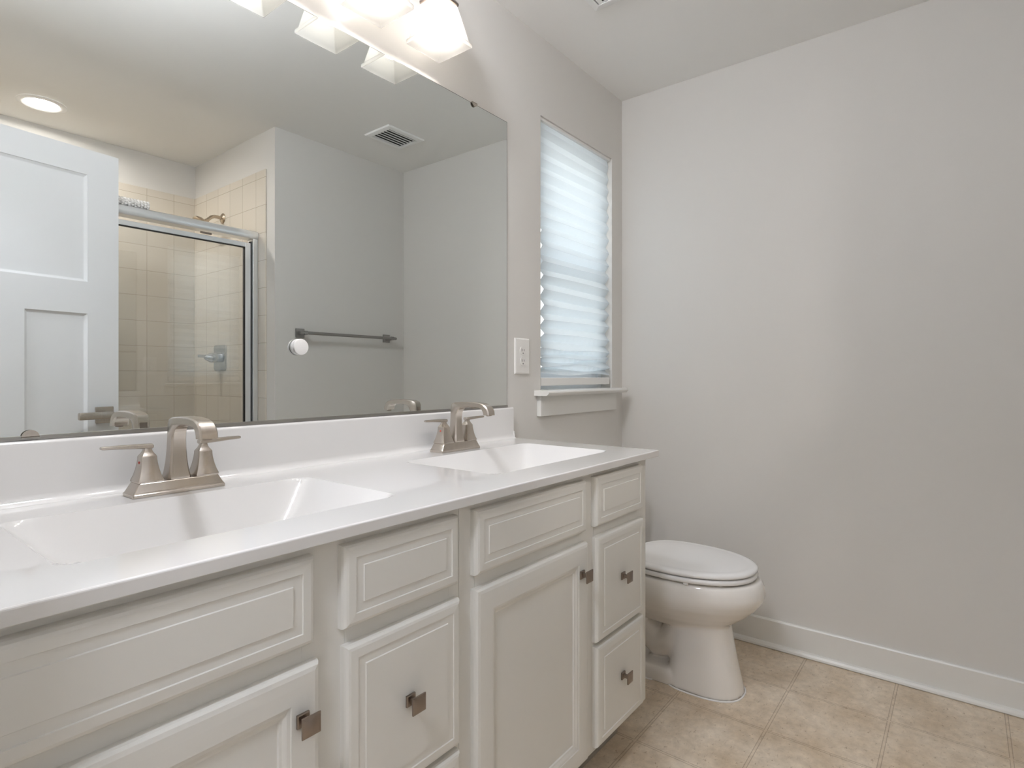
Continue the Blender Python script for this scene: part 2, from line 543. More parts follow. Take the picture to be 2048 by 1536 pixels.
bm = BM(); box(bm, WX0 + fw, WX1 - fw, 0.128, 0.1285, WZ0 + fw, ZM); obj('insect_screen', bm, M['screen'], win)

# white painted stool and apron under the window
bm = BM()
prof = [(0.055, WZ0), (-0.058, WZ0), (-0.066, WZ0 - 0.003), (-0.069, WZ0 - 0.009), (-0.066, WZ0 - 0.015), (-0.058, WZ0 - 0.021), (0.055, WZ0 - 0.021)]
prism_x(bm, [(y, z) for y, z in prof if y < 0.0] + [(-0.0005, WZ0 - 0.021), (-0.0005, WZ0)], 1.783, 2.432)
box(bm, WX0, WX1, -0.0005, 0.055, WZ0 - 0.021, WZ0)
sill = struct('trim_1', bm, M['trim'])
bm = BM(); box(bm, 1.802, 2.412, -0.019, 0, 0.951, WZ0 - 0.021, 0.0015); obj('window_apron', bm, M['trim'], sill)

# ------------------------------------------------------------------ pleated paper shade
shade = thing('window_shade', 'white pleated paper shade drawn down over the window', 'window shade', ((WX0 + WX1) / 2, 0.03, WZ0))
bm = BM()
z = WZ1 - 0.011
rows = []
k = 0
NX = 14
while z > 1.100:
    f = (WZ1 - z) / (WZ1 - 1.10)
    pitch = 0.0290 if f < 0.86 else 0.017
    amp = 0.0030 + 0.0095 * min(1.0, f * 1.5)
    if f > 0.86:
        amp = 0.012
    yy = 0.016 + (amp if k % 2 == 0 else -amp)
    ins = 0.004 + 0.019 * min(1.0, max(0.0, (f - 0.25) * 2.2))
    if f > 0.84:
        ins = 0.007
    xl = WX0 + ins + 0.006 * min(1, f * 2); xr = WX1 - 0.012 - 0.35 * ins
    row = []
    for i in range(NX + 1):
        t = i / NX
        crumple = 0.0
        if f > 0.80:
            crumple = 0.0055 * math.sin(7.3 * t + k * 2.1) * min(1, (f - 0.80) * 8)
        row.append((xl + (xr - xl) * t, yy + 0.6 * crumple, z + crumple + 0.0025 * math.sin(3 * t + 0.9 * k)))
    rows.append(row)
    z -= pitch
    k += 1
vr = [[bm.verts.new(p) for p in r] for r in rows]
for a, b in zip(vr[:-1], vr[1:]):
    for i in range(NX):
        bm.faces.new((a[i], a[i + 1], b[i + 1], b[i]))
o = obj('pleated_paper', bm, M['paper'], shade)
sm = o.modifiers.new('thickness', 'SOLIDIFY'); sm.thickness = 0.0004
bm = BM(); box(bm, WX0 + 0.004, WX1 - 0.006, 0.006, 0.030, WZ1 - 0.012, WZ1 - 0.0005, 0.002); obj('head_rail', bm, M['white_plastic'], shade)
bm = BM(); box(bm, WX0 + 0.008, WX1 - 0.016, 0.004, 0.030, 1.068, 1.1, 0.003); obj('bottom_rail', bm, M['white_plastic'], shade)

# ------------------------------------------------------------------ vanity cabinets
FY = -0.546      # face frame plane
DY = -0.565      # door and drawer face plane
def panel_front(bm, x0, x1, z0, z1, steps, yb=FY, yf=DY):
    """rectangular front built of nested rings; steps = (inset, depth below the front face)"""
    rings = [[(x0, yb, z0), (x1, yb, z0), (x1, yb, z1), (x0, yb, z1)]]
    for ins, dep in steps:
        y = yf + dep
        rings.append([(x0 + ins, y, z0 + ins), (x1 - ins, y, z0 + ins), (x1 - ins, y, z1 - ins), (x0 + ins, y, z1 - ins)])
    loft(bm, rings)
DRAWER = [(0.0, 0.010), (0.0012, 0.0060), (0.0040, 0.0022), (0.0080, 0.0008), (0.0205, 0.0), (0.0215, 0.0018), (0.0345, 0.0018), (0.0357, 0.0)]
FALSE = [(0.0, 0.010), (0.0012, 0.0060), (0.0040, 0.0022), (0.0080, 0.0008), (0.0205, 0.0), (0.0214, 0.0020), (0.0350, 0.0018), (0.0361, 0.0)]
DOOR = [(0.0, 0.010), (0.0012, 0.0060), (0.0040, 0.0020), (0.0100, 0.0005), (0.0245, 0.0), (0.0470, 0.0), (0.0480, 0.0016), (0.0530, 0.0022), (0.0590, 0.0050), (0.0625, 0.0058), (0.0640, 0.0085)]

def add_knob(parent, x, z):
    bm = BM()
    y = DY
    loft(bm, [[(x + a * s, y - d, z + b * s) for a, b in ((-1, -1), (1, -1), (1, 1), (-1, 1))] for d, s in
              ((0.0, 0.0095), (0.0035, 0.0095), (0.0045, 0.0085), (0.0050, 0.0045), (0.012, 0.0038), (0.0185, 0.0050), (0.0200, 0.0135), (0.0222, 0.0145), (0.0238, 0.0142), (0.0262, 0.0085), (0.0275, 0.0030))])
    return obj('knob', bm, M['nickel_dark'], parent, smooth=True, angle=22)

def cabinet(label, x0, x1, sx0, sx1, dx0, dx1, knob_x):
    c = thing('vanity_cabinet', label, 'bathroom cabinet', ((x0 + x1) / 2, -0.27, 0))
    bm = BM()
    zt = 0.864; TKZ = 0.1365
    box(bm, x0, x0 + 0.016, FY + 0.018, -0.004, TKZ, zt)            # sides
    box(bm, x1 - 0.016, x1, FY + 0.018, -0.004, TKZ, zt)
    box(bm, x0 + 0.016, x1 - 0.016, -0.010, -0.004, 0.1, zt)        # back
    box(bm, x0 + 0.016, x1 - 0.016, FY + 0.018, -0.010, TKZ, TKZ + 0.016)  # bottom
    obj('carcass', bm, M['cabinet'], c)
    bm = BM()
    mid0, mid1 = sx1 - 0.012, dx0 + 0.012
    box(bm, x0, sx0 + 0.012, FY, FY + 0.018, TKZ, zt, 0.0008)
    box(bm, mid0, mid1, FY, FY + 0.018, TKZ, zt, 0.0008)
    box(bm, dx1 - 0.012, x1, FY, FY + 0.018, TKZ, zt, 0.0008)
    for a, b in ((sx0 + 0.012, mid0), (mid1, dx1 - 0.012)):
        box(bm, a, b, FY, FY + 0.018, 0.84, zt)
        box(bm, a, b, FY, FY + 0.018, 0.6847, 0.7308)
        box(bm, a, b, FY, FY + 0.018, TKZ, 0.1639)
    box(bm, mid1, dx1 - 0.012, FY, FY + 0.018, 0.4082, 0.437)
    obj('face_frame', bm, M['cabinet'], c)
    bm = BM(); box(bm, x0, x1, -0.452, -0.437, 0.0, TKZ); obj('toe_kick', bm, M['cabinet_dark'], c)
    bm = BM(); panel_front(bm, sx0, sx1, 0.7209, 0.8480, FALSE); obj('false_front', bm, M['cabinet'], c)
    bm = BM(); panel_front(bm, sx0, sx1 + 0.008, 0.1521, 0.6936, DOOR); d = obj('door', bm, M['cabinet'], c)
    add_knob(d, knob_x, 0.6222)
    bm = BM(); panel_front(bm, dx0, dx1, 0.7209, 0.8490, FALSE); obj('drawer', bm, M['cabinet'], c)
    xm = (dx0 + dx1) / 2
    for z0, z1, kz in ((0.4219, 0.6936, 0.5617), (0.1521, 0.4111, 0.2890)):
        bm = BM(); panel_front(bm, dx0 + 0.004, dx1 + 0.004, z0, z1, DRAWER); d = obj('drawer', bm, M['cabinet'], c)
        add_knob(d, xm + 0.003, kz)
    return c
cabinet('white vanity cabinet under the near left sink, against the left wall', 0.062, 0.7913, 0.072, 0.475, 0.5239, 0.7761, 0.4525)
cabinet('white vanity cabinet under the far right sink, beside the toilet', 0.7923, 1.602, 0.8239, 1.2335, 1.2823, 1.5511, 1.2061)

# ------------------------------------------------------------------ countertop with two moulded basins
CX0, CX1, CYF, ZT = 0.0615, 1.633, -0.575, 0.884
TH = 0.0190
top = thing('countertop', 'glossy white double sink countertop with low backsplash across both cabinets', 'countertop', ((CX0 + CX1) / 2, -0.28, 0.870))
B0, B1 = -0.468, -0.150                 # basin front / back
BAS = [(0.196, 0.715), (0.995, 1.527)]
def basin_depth(x, y, xa, xb):
    D = 0.118
    u = [(x - xa) / 0.125, (xb - x) / 0.125, (B1 - y) / 0.085, (y - B0) / 0.100]
    # rounded corners in plan: soft minimum of the four ramps
    kk = 7.0
    u = [min(max(v, 0.0), 3.0) for v in u]
    s = -math.log(sum(math.exp(-kk * v) for v in u)) / kk
    s0 = -math.log(1.0 + 3 * math.exp(-kk * 1.6)) / kk
    s = max(0.0, min(1.0, (s - s0) / (1.0 - s0)))
    # almost straight ramps with a short rounded lip and a rounded foot
    return D * (1 - (1 - s) ** 1.35) * (0.93 + 0.07 * s)
def lin(a, b, n):
    return [a + (b - a) * i / n for i in range(n + 1)]
for xa, xb in BAS:
    bm = BM()
    xs = lin(xa, xb, 96); ys = lin(B0, B1, 64)
    g = [[bm.verts.new((x, y, ZT - basin_depth(x, y, xa, xb))) for x in xs] for y in ys]
    for j in range(len(ys) - 1):
        for i in range(len(xs) - 1):
            bm.faces.new((g[j][i], g[j][i + 1], g[j + 1][i + 1], g[j + 1][i]))
    bo = obj('basin', bm, M['marble'], top, smooth=True, recalc=False)
    bm = BM()
    cx, cy = (xa + xb) / 2, (B0 + B1) / 2
    zb = ZT - basin_depth(cx, cy, xa, xb)
    r = [[(cx + rr * math.cos(2 * PI * i / 24), cy + rr * math.sin(2 * PI * i / 24), zb + h) for i in range(24)] for rr, h in ((0.024, -0.003), (0.024, 0.002), (0.021, 0.0035), (0.017, 0.002), (0.016, 0.004), (0.006, 0.006))]
    loft(bm, r); obj('drain', bm, M['nickel'], bo, smooth=True, angle=35)
bm = BM()
R = 0.003
xs = [CX0, BAS[0][0], BAS[0][1], BAS[1][0], BAS[1][1], CX1 - R]
ys = [CYF + R, B0, B1, -0.004]
for j in range(len(ys) - 1):
    for i in range(len(xs) - 1):
        if j == 1 and i in (1, 3):
            continue
        q = [(xs[i], ys[j]), (xs[i + 1], ys[j]), (xs[i + 1], ys[j + 1]), (xs[i], ys[j + 1])]
        bm.faces.new([bm.verts.new((x, y, ZT)) for x, y in q])
# rounded front nose, right end and underside
nose = [(R - R * math.cos(a), -R + R * math.sin(a)) for a in (PI / 2, PI / 3, PI / 6, 0)]
edge = []
for inset, dz in [(R, 0.0), (R * 0.5, -R * 0.134), (R * 0.134, -R * 0.5), (0.0, -R), (0.0, -TH + 0.001), (0.001, -TH)]:
    edge.append([(CX0, CYF + inset, ZT + dz), (CX1 - inset, CYF + inset, ZT + dz), (CX1 - inset, -0.004, ZT + dz)])
loft(bm, edge, False, False, closed=False)
zb = ZT - TH
for a, b, c, d in ((CX0, CX1 - 0.001, CYF + 0.001, B0), (CX0, CX1 - 0.001, B1, -0.004)):
    bm.faces.new([bm.verts.new(p) for p in ((a, c, zb), (b, c, zb), (b, d, zb), (a, d, zb))])
bmesh.ops.remove_doubles(bm, verts=bm.verts[:], dist=0.00005)
obj('slab', bm, M['marble'], top)
# backsplash with a cove at its foot
bm = BM()
bsf, bst = -0.021, 0.9940
prof = [(-0.0005, ZT - 0.002), (-0.0005, bst)]
prof += [(bsf + 0.006 - 0.006 * math.sin(a), bst - 0.006 + 0.006 * math.cos(a)) for a in (0.0, 0.4, 0.8, 1.2, PI / 2)]
rc = 0.016
prof += [(bsf - rc + rc * math.cos(a), ZT + rc - rc * math.sin(a) + 0.0002) for a in (0.0, 0.3, 0.6, 0.9, 1.2, PI / 2)]
prof += [(bsf - rc, ZT - 0.002)]
prism_x(bm, prof, CX0, 1.629)
# the foot of the backsplash flares out to the end of the slab
fl = []
for t in (0, 0.2, 0.4, 0.6, 0.8, 1.0):
    hgt = 0.024 * (1 - t) ** 2.2
    fl.append([(1.629 + 0.003 * t, -0.0005, ZT - 0.002), (1.629 + 0.003 * t, -0.0005, ZT + hgt + 0.0004), (1.629 + 0.003 * t, bsf - 0.004 * (1 - t), ZT + hgt + 0.0004), (1.629 + 0.003 * t, bsf - 0.006, ZT - 0.002)])
loft(bm, fl)
obj('backsplash', bm, M['marble'], top, smooth=True, angle=40)

# ------------------------------------------------------------------ wall mirror
MX0, MX1, MZ0, MZ1 = 0.20, 1.613, 1.000, 2.023
mir = thing('wall_mirror', 'large frameless mirror on the wall above the double sinks', 'mirror', ((MX0 + MX1) / 2, -0.003, MZ0))
bm = BM(); box(bm, MX0, MX1, -0.0038, -0.0005, MZ0, MZ1); obj('mirror_backing', bm, M['mirror_edge'], mir)
bm = BM(); box(bm, MX0 + 0.0022, MX1 - 0.0022, -0.0045, -0.0036, MZ0 + 0.002, MZ1 - 0.0022); obj('mirror_glass', bm, M['mirror'], mir)
bm = BM(); box(bm, MX0, MX1, -0.0075, -0.0005, 0.9945, MZ0 + 0.0025, 0.0006); obj('bottom_channel', bm, M['channel'], mir)
def clip(x, z, up):
    bm = BM()
    prof = [(x + 0.0125 * math.cos(a), z + up * 0.0125 * math.sin(a)) for a in lin(0, PI, 12)]
    prism_y(bm, prof, -0.0100, -0.0078)
    box(bm, x - 0.0125, x + 0.0125, -0.0100, -0.0005, z - 0.001, z + 0.001)
    o = obj('mirror_clip', bm, M['nickel'], mir, smooth=True, angle=30)
    return o
clip(0.267, 1.0, 1)
clip(1.432, 1.0, 1)
clip(1.433, MZ1 + 0.001, -1)

# white round hook stuck to the mirror
hook = thing('suction_hook', 'small round white hook knob stuck on the mirror glass', 'hook', (0.786, -0.0045, 1.179))
def disc_y(bm, x, z, prof, n=32):
    loft(bm, [[(x + r * math.cos(2 * PI * i / n), y, z + r * math.sin(2 * PI * i / n)) for i in range(n)] for y, r in prof])
bm = BM(); disc_y(bm, 0.786, 1.179, [(-0.0047, 0.0200), (-0.0075, 0.0200), (-0.0083, 0.0190), (-0.0086, 0.008), (-0.0125, 0.007)]); obj('base', bm, M['white_plastic'], hook, smooth=True, angle=30)
bm = BM(); disc_y(bm, 0.786, 1.179, [(-0.0122, 0.018), (-0.0128, 0.0198), (-0.0180, 0.0198), (-0.0192, 0.0192), (-0.0196, 0.0178), (-0.0194, 0.004)]); obj('knob', bm, M['white_plastic'], hook, smooth=True, angle=30)

# ------------------------------------------------------------------ electric outlet
out_ = thing('electric_outlet', 'white duplex outlet on the wall between mirror and window', 'outlet', (1.7025, 0, 1.181))
bm = BM()
loft(bm, [[(1.7025 + sx * hx, y, 1.181 + sz * hz) for sx, sz in ((-1, -1), (1, -1), (1, 1), (-1, 1))] for y, hx, hz in ((-0.0003, 0.0445, 0.0665), (-0.003, 0.0445, 0.0665), (-0.0052, 0.0425, 0.0645), (-0.0062, 0.039, 0.061))])
pl = obj('cover_plate', bm, M['white_plastic'], out_)
for dz in (0.0195, -0.0195):
    bm = BM()
    z0 = 1.181 + dz
    pr = []
    for i in range(28):
        a = 2 * PI * i / 28
        pr.append((1.7025 + 0.0172 * math.cos(a), z0 + max(-0.0142, min(0.0142, 0.0172 * math.sin(a)))))
    prism_y(bm, pr, -0.0082, -0.005)
    rc_ = obj('receptacle', bm, M['white_plastic'], out_)
    for sx, hh in ((-0.0065, 0.0045), (0.0065, 0.0037)):
        bm = BM(); box(bm, 1.7025 + sx - 0.0012, 1.7025 + sx + 0.0012, -0.0086, -0.0079, z0 + 0.003 - hh, z0 + 0.003 + hh); obj('slot', bm, M['dark_slot'], rc_)
    bm = BM(); disc_y(bm, 1.7025, z0 - 0.0085, [(-0.0079, 0.0027), (-0.0086, 0.0026)], 14); obj('ground_hole', bm, M['dark_slot'], rc_)
bm = BM(); disc_y(bm, 1.7025, 1.181, [(-0.006, 0.003), (-0.0072, 0.0026)], 14); obj('screw', bm, M['white_plastic'], out_)

# ------------------------------------------------------------------ faucets
FX, FYc = 0.472, -0.0925
fau = thing('sink_faucet', 'brushed nickel two handle faucet on the near left sink', 'faucet', (FX, FYc, ZT), 'brushed nickel faucets on the countertop')
bm = BM()
zs = ZT + 0.0003
loft(bm, [rect_ring(FX, FYc, zs + h, hx, hy, r, 3) for h, hx, hy, r in
          ((0.0, 0.083, 0.0270, 0.004), (0.0055, 0.083, 0.0270, 0.004), (0.0075, 0.0812, 0.0255, 0.004), (0.0105, 0.0795, 0.0246, 0.004), (0.0240, 0.0715, 0.0222, 0.003), (0.0252, 0.0705, 0.0212, 0.003))])
obj('base_plate', bm, M['nickel'], fau, smooth=True, angle=25)
def bell(sx):
    x = FX + sx * 0.0505
    bm = BM(); z = zs + 0.0256
    loft(bm, [rect_ring(x, FYc, z + h, s, s, 0.0012, 2) for h, s in
              ((0.0, 0.0215), (0.002, 0.0218), (0.004, 0.0212), (0.012, 0.0183), (0.022, 0.0158), (0.033, 0.0138), (0.043, 0.0127), (0.046, 0.0128), (0.0472, 0.0124), (0.0495, 0.0112), (0.053, 0.0088), (0.057, 0.0070), (0.060, 0.0062), (0.064, 0.0060))])
    h = obj('handle', bm, M['nickel'], fau, smooth=True, angle=28)
    bm = BM(); zz = z + 0.0655
    rings = []
    for d, hy, ht, dz in ((-0.0085, 0.0075, 0.0034, 0.0), (-0.0075, 0.0085, 0.0044, 0.0), (0.02, 0.0082, 0.0042, 0.001), (0.05, 0.0068, 0.0034, 0.0022), (0.072, 0.0058, 0.0030, 0.0026), (0.0745, 0.0050, 0.0020, 0.0027)):
        rings.append([(x + sx * d, FYc + a * hy, zz + dz + b * ht) for a, b in ((-1, -0.6), (-0.6, -1), (0.6, -1), (1, -0.6), (1, 0.6), (0.6, 1), (-0.6, 1), (-1, 0.6))])
    loft(bm, rings)
    obj('lever', bm, M['nickel'], h, smooth=True, angle=40)
    if sx < 0:
        bm = BM()
        xf = x - 0.0140
        loft(bm, [[(xf + dx, FYc + r * math.cos(2 * PI * i / 12), z + 0.036 + r * math.sin(2 * PI * i / 12)) for i in range(12)] for dx, r in ((0.002, 0.0024), (-0.0004, 0.0024), (-0.0008, 0.0015))])
        ho = obj('hot_mark', bm, M['red'], h)
        ho['label'] = 'red dot'
    return h
bell(-1); bell(1)
bm = BM()
z0 = zs + 0.0256
SECT = [  # outer (back / top) point, inner (front / underside) point, half width
    (0.0185, 0.0, -0.0195, 0.0, 0.0205), (0.0188, 0.003, -0.0198, 0.003, 0.0208), (0.0160, 0.012, -0.0178, 0.012, 0.0185), (0.0132, 0.030, -0.0158, 0.030, 0.0160),
    (0.0118, 0.050, -0.0147, 0.050, 0.0144), (0.0112, 0.070, -0.0150, 0.070, 0.0135), (0.0110, 0.088, -0.0172, 0.083, 0.0131), (0.0105, 0.100, -0.0215, 0.0905, 0.0130),
    (0.0060, 0.1080, -0.028, 0.0955, 0.0130), (-0.006, 0.1120, -0.038, 0.0985, 0.0131), (-0.040, 0.1150, -0.060, 0.1005, 0.0136), (-0.080, 0.1150, -0.085, 0.1005, 0.0145),
    (-0.108, 0.1125, -0.103, 0.0990, 0.0153), (-0.122, 0.1080, -0.111, 0.0955, 0.0158), (-0.132, 0.1005, -0.1155, 0.0900, 0.0161), (-0.1375, 0.0905, -0.1175, 0.0845, 0.0162), (-0.1390, 0.0800, -0.1180, 0.0805, 0.0162)]
rings = []
for oy, oz, iy, iz, hw in SECT:
    ring = []
    for su, sv in ((-1, -0.72), (-0.80, -1), (0.80, -1), (1, -0.72), (1, 0.72), (0.80, 1), (-0.80, 1), (-1, 0.72)):
        f = (sv + 1) / 2          # 0 = inner side, 1 = outer side
        ring.append((FX + su * hw, FYc + 1.03 * (iy + (oy - iy) * f), z0 + 1.052 * (iz + (oz - iz) * f)))
    rings.append(ring)
loft(bm, rings)
sp = obj('spout', bm, M['nickel'], fau, smooth=True, angle=32)
bm = BM()
tube(bm, [(FX, FYc - 0.1325, z0 + 0.0855), (FX, FYc - 0.1327, z0 + 0.0818)], 0.0078, 16)
obj('aerator', bm, M['nickel_dark'], sp)
bm = BM(); box(bm, FX - 0.0075, FX + 0.0075, FYc + 0.0090, FYc + 0.0116, z0 + 0.084, z0 + 0.099, 0.0008); obj('lift_rod_slot', bm, M['nickel_dark'], sp)
dup(fau, (1.2545, FYc, ZT), 'brushed nickel two handle faucet on the far right sink, nearer the window', 'brushed nickel faucets on the countertop')

# ------------------------------------------------------------------ vanity light with three frosted shades
SX = [1.170, 0.946, 0.722]
SY, ZB, ZTOP = -0.108, 2.0615, 2.178
van = thing('vanity_light', 'three lamp wall light with square frosted glass shades above the mirror', 'wall light', (0.946, 0, 2.30))
bm = BM(); box(bm, 0.64, 1.235, -0.026, -0.0005, 2.272, 2.345, 0.004); obj('back_plate', bm, M['nickel_dark'], van)
for x in SX:
    bm = BM()
    tube(bm, [(x, -0.026, 2.310), (x, -0.070, 2.312), (x, -0.095, 2.300), (x, SY, 2.272), (x, SY, 2.225)], 0.007, 12)
    obj('arm', bm, M['nickel_dark'], van, smooth=True, angle=60)
    bm = BM()
    loft(bm, [rect_ring(x, SY, zz, s, s, 0.002, 2) for zz, s in ((2.172, 0.020), (2.180, 0.0400), (2.186, 0.0405), (2.196, 0.034), (2.206, 0.020), (2.228, 0.018), (2.234, 0.010))])
    obj('socket', bm, M['nickel_dark'], van, smooth=True, angle=25)
    bm = BM()
    outer = [(ZTOP, 0.0368), (ZTOP - 0.002, 0.0385), (2.076, 0.0622), (2.0735, 0.0665), (2.0700, 0.0680), (ZB + 0.0010, 0.0680), (ZB, 0.0672)]
    inner = [(ZB, 0.0655), (2.069, 0.0635), (2.078, 0.0585), (ZTOP - 0.004, 0.0350)]
    loft(bm, [rect_ring(x, SY, zz, s, s, 0.004, 3) for zz, s in outer + inner], False, False)
    sh_ = obj('shade', bm, M['frosted'], van, smooth=True, angle=40)
    bm = BM()
    loft(bm, [[(x + r * math.cos(2 * PI * i / 20), SY + r * math.sin(2 * PI * i / 20), zz) for i in range(20)] for zz, r in
              ((2.172, 0.012), (2.160, 0.013), (2.150, 0.019), (2.138, 0.0265), (2.124, 0.0295), (2.112, 0.0275), (2.103, 0.020), (2.0985, 0.010), (2.0975, 0.002))])
    obj('bulb', bm, M['bulb'], van, smooth=True)

# ------------------------------------------------------------------ ceiling fittings and two added fill lights
# recessed downlight over the shower
def downlight(x, y, label, lens):
    dl = thing('recessed_downlight', label, 'ceiling light', (x, y, CEIL))
    def circ(prof, c0, c1, name, m):
        bm = BM()
        loft(bm, [[(x + r * math.cos(2 * PI * i / 40), y + r * math.sin(2 * PI * i / 40), CEIL + h) for i in range(40)] for r, h in prof], c0, c1)
        obj(name, bm, m, dl, smooth=True, angle=40)
    circ(((0.098, -0.0005), (0.098, -0.004), (0.092, -0.007), (0.074, -0.0085), (0.070, -0.006), (0.068, -0.0025)), False, False, 'trim_ring', M['white_plastic'])
    circ(((0.069, -0.001), (0.067, -0.004), (0.04, -0.0058), (0.004, -0.0062)), True, True, 'lens', lens)
downlight(0.772, -2.235, 'lit round recessed downlight in the ceiling over the shower', M['can_lens'])
# added fill globe, out of view, to brighten ceiling, walls and cabinets
GX, GY, GZ = 0.50, -0.46, 2.262
globe = thing('added_globe_fill', 'added fill globe, out of view under the ceiling above the near sink', 'ceiling light', (GX, GY, CEIL))
def circ_g(prof):
    return [[(GX + r * math.cos(2 * PI * i / 40), GY + r * math.sin(2 * PI * i / 40), zz) for i in range(40)] for zz, r in prof]
bm = BM(); loft(bm, circ_g(((CEIL - 0.0005, 0.062), (CEIL - 0.012, 0.060), (CEIL - 0.020, 0.045), (CEIL - 0.022, 0.014), (GZ + 0.092, 0.012), (GZ + 0.090, 0.034), (GZ + 0.080, 0.042)))); obj('stem', bm, M['nickel'], globe, smooth=True, angle=35)
bm = BM(); sphere(bm, (GX, GY, GZ), 0.090, 32, 20); obj('fill_globe', bm, M['globe_fill'], globe, smooth=True)

# added fill dome in the unseen hall, lighting the room through the doorway
hall = thing('added_hall_fill', 'added unseen fill dome on the hall ceiling outside the doorway', 'ceiling light', (-0.60, -1.05, CEIL))
def circ_h(prof):
    return [[(-0.60 + r * math.cos(2 * PI * i / 40), -1.05 + r * math.sin(2 * PI * i / 40), CEIL + h) for i in range(40)] for r, h in prof]
bm = BM(); loft(bm, circ_h(((0.165, -0.0005), (0.165, -0.018), (0.150, -0.022)))); obj('canopy', bm, M['white_plastic'], hall, smooth=True, angle=40)
bm = BM(); loft(bm, circ_h(((0.150, -0.022), (0.145, -0.045), (0.12, -0.072), (0.07, -0.090), (0.005, -0.095)))); obj('dome', bm, M['hall_fill'], hall, smooth=True)

def grille(name, label, cat, x0, x1, y0, y1, border, nslat, along_x=True):
    g = thing(name, label, cat, ((x0 + x1) / 2, (y0 + y1) / 2, CEIL))
    zc = CEIL
    bm = BM()
    def ring(i, dz):
        return [(x0 + i, y0 + i, zc + dz), (x1 - i, y0 + i, zc + dz), (x1 - i, y1 - i, zc + dz), (x0 + i, y1 - i, zc + dz)]
    loft(bm, [ring(0, -0.0005), ring(0, -0.003), ring(0.004, -0.008), ring(border - 0.004, -0.0115), ring(border, -0.0110), ring(border, -0.0005)], False, False)
    obj('grille_frame', bm, M['vent_white'], g)
    bm = BM(); a = border
    box(bm, x0 + a, x1 - a, y0 + a, y1 - a, zc - 0.0012, zc - 0.0004); obj('vent_shade_sheet', bm, M['vent_shade'], g)  # flat dark sheet on the ceiling, painted as the shade between louvers
    ya, yb = y0 + border, y1 - border
    for k in range(nslat):
        yc = ya + (yb - ya) * (k + 0.5) / nslat
        w = (yb - ya) / nslat * 0.30
        bm = BM()
        prism_x(bm, [(yc - w, zc - 0.0072), (yc - w, zc - 0.0080), (yc + w, zc - 0.0108), (yc + w, zc - 0.0100)], x0 + border, x1 - border)
        obj('louver', bm, M['vent_white'], g)
    return g
grille('ceiling_vent', 'white rectangular louvered air vent in the ceiling near the towel bar wall', 'vent', 1.966, 2.222, -1.295, -1.088, 0.030, 6)
grille('exhaust_fan_grille', 'square white exhaust fan grille on the ceiling near the vanity light', 'vent', 1.560, 1.818, -0.508, -0.250, 0.030, 8)

# ------------------------------------------------------------------ towel bar on the wall opposite the mirror
tb = thing('towel_bar', 'dark nickel towel bar on the wall opposite the mirror', 'towel bar', (2.058, YF, 1.343))
for x in (1.757, 2.358):
    bm = BM(); box(bm, x - 0.026, x + 0.026, YF, YF + 0.008, 1.318, 1.368, 0.0015); p = obj('mount_plate', bm, M['bar_metal'], tb)
    bm = BM(); box(bm, x - 0.011, x + 0.011, YF + 0.008, YF + 0.068, 1.331, 1.353, 0.002); obj('post', bm, M['bar_metal'], p)
bm = BM(); tube(bm, [(1.726, YF + 0.060, 1.342), (1.732, YF + 0.060, 1.342), (2.384, YF + 0.060, 1.342), (2.392, YF + 0.060, 1.342)], [0.0065, 0.0088, 0.0088, 0.0065], 16); obj('bar', bm, M['bar_metal'], tb, smooth=True, angle=40)

# ------------------------------------------------------------------ open door (seen in the mirror)
HX, HY = 0.124, -1.438
ang = -math.atan2(0.053, 0.39)
door = struct_root('door_1', (HX, HY, 0.008))
door.rotation_euler = (0, 0, ang)
WD, TD, HD = 0.762, 0.035, 2.026
def dbox(bm, a, b, y0, y1, z0, z1, bev=0.0):
    box(bm, a, b, y0, y1, z0, z1, bev)
def obj_local(name, bm, m, parent, **k):
    o = obj(name, bm, m, None, **k)
    o.parent = parent
    return o
bm = BM()
st = 0.115
zr = [(0.0, 0.24), (1.354, 1.484), (1.922, HD)]     # bottom, lock and top rails
yb, yf = -TD, 0.0
box(bm, 0.0, st, yb, yf, 0, HD); box(bm, WD - st, WD, yb, yf, 0, HD)
for a, b in zr:
    box(bm, st, WD - st, yb, yf, a, b)
box(bm, WD / 2 - st / 2, WD / 2 + st / 2, yb, yf, 0.24, 1.354)
obj_local('door_frame', bm, M['door'], door)
def dpanel(a, b, z0, z1):
    bm = BM()
    loft(bm, [[(a + i, y, z0 + i), (b - i, y, z0 + i), (b - i, y, z1 - i), (a + i, y, z1 - i)] for i, y in ((0, -0.003), (0.010, -0.0095), (0.013, -0.010))], False, True)
    loft(bm, [[(a + i, y, z0 + i), (b - i, y, z0 + i), (b - i, y, z1 - i), (a + i, y, z1 - i)] for i, y in ((0, -TD + 0.003), (0.010, -TD + 0.0095), (0.013, -TD + 0.010))], False, True)
    obj_local('door_panel', bm, M['door'], door, recalc=False)
dpanel(st, WD - st, 1.484, 1.922)
dpanel(st, WD / 2 - st / 2, 0.24, 1.354)
dpanel(WD / 2 + st / 2, WD - st, 0.24, 1.354)
lx, lz = WD - 0.056, 0.937
bm = BM(); box(bm, lx - 0.034, lx + 0.034, 0.0003, 0.009, lz - 0.034, lz + 0.034, 0.0025); ro = obj_local('door_handle', bm, M['nickel'], door)
bm = BM()
tube(bm, [(lx, 0.009, lz), (lx, 0.046, lz)], [0.011, 0.010], 16)
box(bm, lx - 0.112, lx + 0.016, 0.040, 0.058, lz - 0.0150, lz + 0.0150, 0.005)
obj_local('lever', bm, M['nickel'], ro, smooth=True, angle=30)

